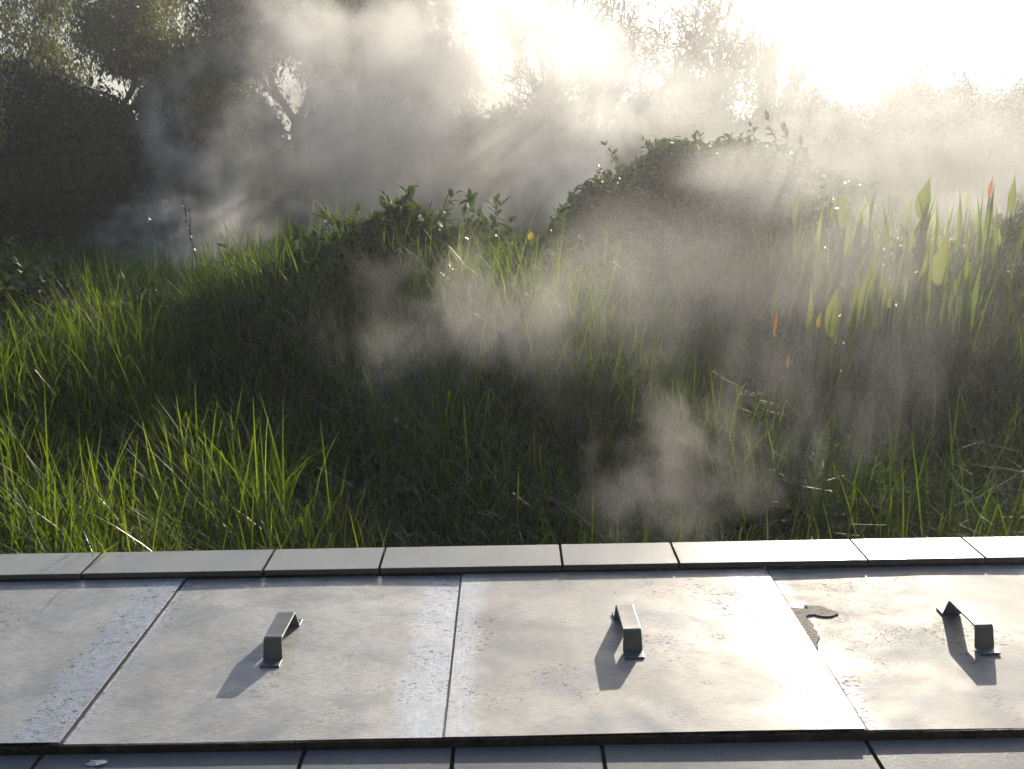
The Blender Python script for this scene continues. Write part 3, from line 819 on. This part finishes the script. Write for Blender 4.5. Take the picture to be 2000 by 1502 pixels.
def hedge(name, label, x0, x1, y, h0, h1, dep, n, seed, leaf='dark_leaf', lsize=(.07, .13), group=None, cat='hedge'):
    """dense evergreen growth: core plus leaf shell with uneven top"""
    r = np.random.default_rng(seed)
    cx = (x0+x1)/2; zg = float(ground(cx, y))
    root = tag(empty(name, (cx, y, zg)), label, cat, group)
    ph = r.uniform(0, 6, 4)
    def top(x):
        t = (x-x0)/(x1-x0)
        return (h0+(h1-h0)*t)*(.55+.45*np.clip(np.minimum(t, 1-t)*7, 0, 1)**.5)+.18*np.sin(x*1.9+ph[0])+.12*np.sin(x*4.3+ph[1])+.07*np.sin(x*9+ph[2])
    xs = np.linspace(x0+.25, x1-.25, 60); a = np.linspace(0, np.pi, 14)
    G = []
    for x in xs:
        H = top(x)-.22
        G.append(np.c_[np.full(14, x-cx), np.cos(a)*(dep/2-.22)*(.9+.1*np.sin(x*3+a*3)), np.sin(a)**.45*H*(.97+.03*np.sin(x*7+a*5))])
    V = np.array(G).reshape(-1, 3); id_ = np.arange(len(V)).reshape(60, 14)
    mb = MB(); mb.add(V, np.stack([id_[:-1, :-1], id_[1:, :-1], id_[1:, 1:], id_[:-1, 1:]], -1).reshape(-1, 4))
    mb.build('old_growth', M['soil'], root, smooth=True)
    x = r.uniform(x0, x1, n); a_ = r.uniform(0, np.pi, n); H = top(x)
    rr = 1+r.normal(0, .07, n)
    P = np.c_[x-cx, np.cos(a_)*dep/2*rr, np.sin(a_)**.45*H*rr-r.random(n)*.05]
    P += .16*np.sin(P[:, [1, 2, 0]]*7+ph[3])*r.random((n, 1))
    P[:, 2] = np.maximum(P[:, 2], .03)
    d = r.normal(0, 1, (n, 3)); mb = MB()
    leaves(mb, P, d, r.normal(0, 1, (n, 3)), r.uniform(*lsize, n), np.full(n, .55), r.random(n))
    mb.build('foliage', M[leaf], root)
    return root

hedge('evergreen_hedge', 'black green evergreen hedge rising over the fence at the left edge', -13.5, -6.6, 15.6, 2.6, 2.5, 1.8, 42000, 51)
hedge('evergreen_hedge', 'dark hedge stepping down to a sky gap left of centre', -7.0, -4.3, 15.9, 2.9, 1.9, 1.6, 20000, 52)
hedge('evergreen_hedge', 'low dark hedge behind the fence hidden by the thickest steam', -4.7, 2.2, 16.2, 1.9, 2.0, 1.6, 34000, 53)
hedge('evergreen_hedge', 'pale hazy hedge behind the fence below the bare trees', 1.9, 7.3, 17.0, 2.2, 2.0, 1.7, 26000, 54)
hedge('evergreen_hedge', 'washed out hedge below the blazing sky at the right', 7.0, 15.0, 17.0, 2.2, 2.8, 1.8, 32000, 55)

hedge('evergreen_hedge', 'unseen tall hedge shape added behind the viewer to block sky light', -9, 9, -3.2, 4.2, 4.0, 1.5, 16000, 56, lsize=(.10, .18))  # added out of view to keep sky light off the handles and grass
tree('autumn_tree', 'tree with golden brown leaves at the top left corner', -9.7, 13.2, 5.2, .12, 61, leaf='gold_leaf', nleaf=7000, lsize=(.07, .13), droop=.35, clump_r=.5, spread=.6, low=.3)
tree('drooping_tree', 'dark tree with drooping bamboo like leaves second from the left', -10.3, 16.6, 7.2, .16, 62, leaf='mid_leaf', nleaf=17000, lsize=(.10, .19), lw=.22, droop=.6, clump_r=.46, spread=.85, low=.35)
tree('drooping_tree', 'loose tree with hanging leaves and sky showing between them', -8.7, 16.8, 7.0, .14, 63, leaf='mid_leaf', nleaf=15000, lsize=(.09, .18), lw=.24, droop=.5, clump_r=.44, spread=.85, low=.35)
tree('leafy_tree', 'rounded leafy tree left of the twiggy bare one', -7.3, 16.6, 6.2, .13, 64, leaf='mid_leaf', nleaf=20000, lsize=(.06, .12), lw=.4, droop=.15, clump_r=.5, spread=.75, low=.35)
tree('drooping_tree', 'tall dark tree between the golden one and the hanging leaves', -11.4, 17.2, 7.2, .15, 75, leaf='mid_leaf', nleaf=14000, lsize=(.09, .17), lw=.26, droop=.5, clump_r=.46, spread=.85, low=.35)
tree('bare_tree', 'twiggy bare tree in the sky gap between the dark trees', -6.5, 18.2, 6.4, .10, 65, depth=6, gnarl=.18, spread=.5, minr=.006, kids=(2, 4), first=.25)
tree('leafy_tree', 'dense grey green tree left of the spiky palm like tree', -4.1, 16.8, 6.4, .2, 66, leaf='dark_leaf', nleaf=42000, lsize=(.07, .13), lw=.4, droop=.15, clump_r=.5, spread=.5, low=.28)
tree('leafy_tree', 'dark tree fading into the top of the thickest steam', -2.9, 17.4, 6.6, .2, 67, leaf='dark_leaf', nleaf=22000, lsize=(.07, .14), lw=.35, droop=.2, clump_r=.6, spread=.7, low=.3)
tree('bare_tree', 'gnarled bare tree with a pale trunk above the middle of the steam', .25, 17.6, 9.0, .17, 68, depth=6, gnarl=.5, up=.22, spread=.72, mat='bark_pale', minr=.013, kids=(2, 4), first=.22)
tree('bare_tree', 'bare crooked tree between the pale trunk and the next crown', 1.15, 18.6, 9.2, .13, 78, depth=5, gnarl=.5, spread=.72, up=.22, mat='bark', minr=.013, kids=(2, 4), first=.25)
tree('bare_tree', 'bare crooked tree hard left of the thickest trunk', 3.0, 18.8, 9.4, .14, 79, depth=5, gnarl=.5, spread=.72, up=.22, mat='bark', minr=.013, kids=(2, 4), first=.22)
tree('bare_tree', 'gnarled bare tree with crooked crown right of the pale trunked one', 2.0, 17.8, 9.0, .15, 69, depth=5, gnarl=.55, up=.22, spread=.72, mat='bark', minr=.013, kids=(2, 4), first=.21)
tree('bare_tree', 'bare tree with the thickest trunk left of the blazing sky', 4.1, 18.0, 9.2, .17, 70, depth=6, gnarl=.5, up=.22, spread=.72, mat='bark', minr=.013, kids=(2, 4), first=.24)
tree('bare_tree', 'slender bare tree of upright twigs at the edge of the blazing sky', 5.9, 18.4, 4.6, .07, 71, depth=5, gnarl=.2, spread=.35, mat='bark', minr=.007, kids=(2, 4), stems=3, up=.5, first=.3)
tree('bare_sapling', 'bare forked sapling poking above the right hedge', 9.5, 17.6, 3.9, .045, 72, depth=3, gnarl=.3, spread=.45, mat='bark', minr=.009, up=.5, first=.5, kids=(1, 3))
tree('bare_sapling', 'thin bare sapling left of the forked one above the right hedge', 8.8, 17.4, 3.5, .035, 73, depth=2, gnarl=.3, spread=.45, mat='bark', minr=.009, up=.5, first=.5, kids=(1, 3))
tree('leafy_tree', 'bluish hazy tree in the top right corner', 12.0, 16.6, 6.4, .18, 74, leaf='dark_leaf', nleaf=30000, lsize=(.07, .13), lw=.4, droop=.1, clump_r=.6, low=.2)

def cabbage_tree(label, x, y, heads, seed):
    r = np.random.default_rng(seed)
    z = float(ground(x, y))-.05
    root = tag(empty('cabbage_tree', (x, y, z)), label, 'tree', 'spiky headed cabbage trees')
    hs = np.array(heads)
    base = np.array([0, 0, 0.]); fork = np.array([0, 0, hs[:, 2].min()*.62])
    mb = MB(); mb.tube([base, fork*.5+[.04, 0, 0], fork], [.13, .11, .10], 9)
    mb.build('trunk', M['bark'], root, smooth=True)
    mb = MB(); cr2 = MB()
    for hd in hs:
        midp = (fork+hd)/2+r.normal(0, .06, 3)
        mb.tube([fork, midp, hd], [.085, .07, .06], 7)
        n = 230
        u = r.normal(0, 1, (n, 3)); u /= np.linalg.norm(u, axis=1)[:, None]; u[:, 2] = u[:, 2]*.8+.15
        s = r.uniform(.55, .85, n)
        K = 5; t = np.linspace(0, 1, K)
        side = np.cross(u, [0, 0, 1.]); side /= np.linalg.norm(side, axis=1)[:, None]
        Pc = hd+u[:, None]*(t[None, :, None]*s[:, None, None]); Pc[:, :, 2] -= (.22*t**2)[None]*s[:, None]
        wv = (np.array([.6, 1, .85, .5, .05])*.024)[None, :, None]
        V = np.stack([Pc-side[:, None]*wv, Pc+side[:, None]*wv], 2).reshape(-1, 3)
        b = (np.arange(n)*K*2)[:, None]; k = np.arange(K-1)[None]*2
        cr2.add(V, np.stack([b+k, b+k+1, b+k+3, b+k+2], -1).reshape(-1, 4), np.repeat(r.random(n), K*2))
    mb.build('branches', M['bark'], root, smooth=True)
    cr2.build('crown', M['mid_leaf'], root)
cabbage_tree('spiky palm like tree at the top left of the steam', -2.2, 16.3, [(-.9, 0, 3.2), (-.2, .2, 3.9), (.1, -.1, 3.0), (.6, .1, 4.3)], 81)
cabbage_tree('spiky palm like tree right of its taller neighbour over the steam', -1.3, 16.9, [(-.2, 0, 3.3), (.45, .2, 3.0), (.1, -.2, 4.2)], 82)

# ------------------------------------------------------------------ steam and haze
def steam(label, c, rad, scale, dens, thr=.42, seed=0, stretch=(1, 1, .8), aniso=.35, soft=.22, rot=0.0, step=.5):
    q = N('steam_volume')
    obj = q.n('TexCoord').outputs['Object']
    r = q.n('VectorMath', {0: obj}, operation='LENGTH').outputs['Value']
    p = q.mapping(q.pos(), stretch, loc=(seed*7.3, seed*3.1, seed*1.3))
    wrp = q.n('VectorMath', {0: q.n('TexNoise', {'Vector': p, 'Scale': scale*.7, 'Detail': 1}).outputs['Color'], 1: (.9/scale,)*3}, operation='MULTIPLY').outputs[0]
    p = q.n('VectorMath', {0: p, 1: wrp}, operation='ADD').outputs[0]
    n1 = q.noise(p, scale, 5, .66, 0)
    dn = q.n('TexNoise', {'Vector': q.mapping(obj, loc=(seed*2.7, seed*1.9, seed)), 'Scale': 1.5, 'Detail': 2, 'Roughness': .6}).outputs['Color']
    dv = q.n('VectorMath', {0: q.n('VectorMath', {0: dn, 1: (.5, .5, .5)}, operation='SUBTRACT').outputs[0], 1: (2.2,)*3}, operation='MULTIPLY').outputs[0]
    r2 = q.n('VectorMath', {0: q.n('VectorMath', {0: obj, 1: dv}, operation='ADD').outputs[0]}, operation='LENGTH').outputs['Value']
    rim = q.n('MapRange', {0: r, 1: 1.0, 2: .72, 3: 0.0, 4: 1.0}, interpolation_type='SMOOTHSTEP').outputs[0]
    f = q.math('SUBTRACT', 1.0, r2, clamp=True)
    f = q.n('MapRange', {0: f, 1: 0.0, 2: .8, 3: 0.0, 4: 1.0}, interpolation_type='SMOOTHSTEP').outputs[0]
    f = q.math('MULTIPLY', f, rim)
    e = q.math('ADD', n1, q.math('MULTIPLY', q.math('SUBTRACT', f, .5), .14))
    d = q.n('MapRange', {0: e, 1: thr, 2: thr+soft, 3: 0.0, 4: 1.0}, interpolation_type='SMOOTHSTEP').outputs[0]
    d = q.math('MULTIPLY', q.math('MULTIPLY', d, f), dens)
    v = q.n('VolumePrincipled', {'Color': (.97, .96, .95, 1), 'Density': d, 'Anisotropy': aniso})
    q.link(v.outputs[0], q.out.inputs['Volume'])
    q.m.cycles.volume_step_rate = step
    me = bpy.data.meshes.new('steam')
    import bmesh
    bm = bmesh.new(); bmesh.ops.create_icosphere(bm, subdivisions=3, radius=1.0); bm.to_mesh(me); bm.free()
    me.materials.append(q.m)
    o = bpy.data.objects.new('steam', me); C.objects.link(o)
    o.location = c; o.scale = rad; o.rotation_euler = (0, rot, 0)
    tag(o, label, 'steam', kind='stuff')
    return o
def sat(px, py, Y, rx_, ry_, rz_):
    x_, z_ = at(px, py, Y); return (x_, Y, z_), (rx_, ry_, rz_)
steam('thick cream cloud of steam over the middle of the hollow', (-.3, 10.8, 1.35), (4.0, 1.7, 2.0), 1.5, 1.0, .36, 1, soft=.26, aniso=.42, step=1.4)
steam('cream steam billowing left of the middle over the fence', (-2.2, 10.6, 1.2), (2.6, 1.3, 2.0), 1.4, 1.0, .39, 12, soft=.24, aniso=.42, step=1.4)
steam('high grey cloud of steam before the dark trees', (-1.2, 12.2, 2.8), (3.8, 1.1, 1.7), 1.2, 1.1, .39, 22, soft=.24, aniso=.3, step=1.4)
steam('steam drifting across the bare trees at the right', (2.8, 11.0, 1.6), (3.6, 1.6, 1.3), 1.2, .75, .37, 3, aniso=.05, step=1.4)
steam('thin column of steam before the black hedge at the left', (-4.2, 11.2, .95), (1.3, .8, 1.9), 1.8, 1.4, .45, 4, soft=.24, step=1.1)
steam('low bank of steam over the pool', (-3.7, 10.2, .0), (2.2, 1.2, .85), 2.6, 1.5, .43, 5, step=1.1)
steam('bright steam boiling up behind the tall mound', (.75, 8.4, .95), (1.0, .8, .95), 2.8, 1.9, .41, 6, aniso=.3, step=1.1)
steam('brownish wisps of steam over the grass in the middle', (.18, 3.45, .20), (1.3, .45, .85), 3.2, .95, .43, 7, stretch=(1, 1, .6), soft=.2, aniso=.3)
steam('small puff of steam rising just behind the wall at the right', (.55, 2.32, .02), (.42, .20, .42), 5.5, 1.5, .44, 8, stretch=(1, 1, .6), soft=.2, aniso=.3)
steam('broad thin steam over the pointed leaves at the right', (2.5, 5.3, .75), (1.7, 1.3, .9), 1.6, .75, .41, 9, aniso=.2, step=1.1)
steam('pale shaft of steam standing right of the small puff', (1.22, 2.7, .05), (.7, .3, .85), 3.5, .8, .47, 10, stretch=(1.5, 1, .3), soft=.16, aniso=.3)

steam('thin steam hanging low over the shaded grass at the right', (1.5, 3.9, .3), (1.9, 1.1, .9), 1.8, .36, .40, 13, soft=.24, aniso=.25, step=1.1)

q = N('haze_volume')
v = q.n('VolumePrincipled', {'Color': (.95, .97, 1, 1), 'Density': .0066, 'Anisotropy': .74})
q.link(v.outputs[0], q.out.inputs['Volume'])
mb = MB(); mb.box(-75, 75, -65, 85, -2.2, 13)
tag(mb.build('haze', q.m), 'thin morning haze filling the air over the whole place', 'haze', kind='stuff')
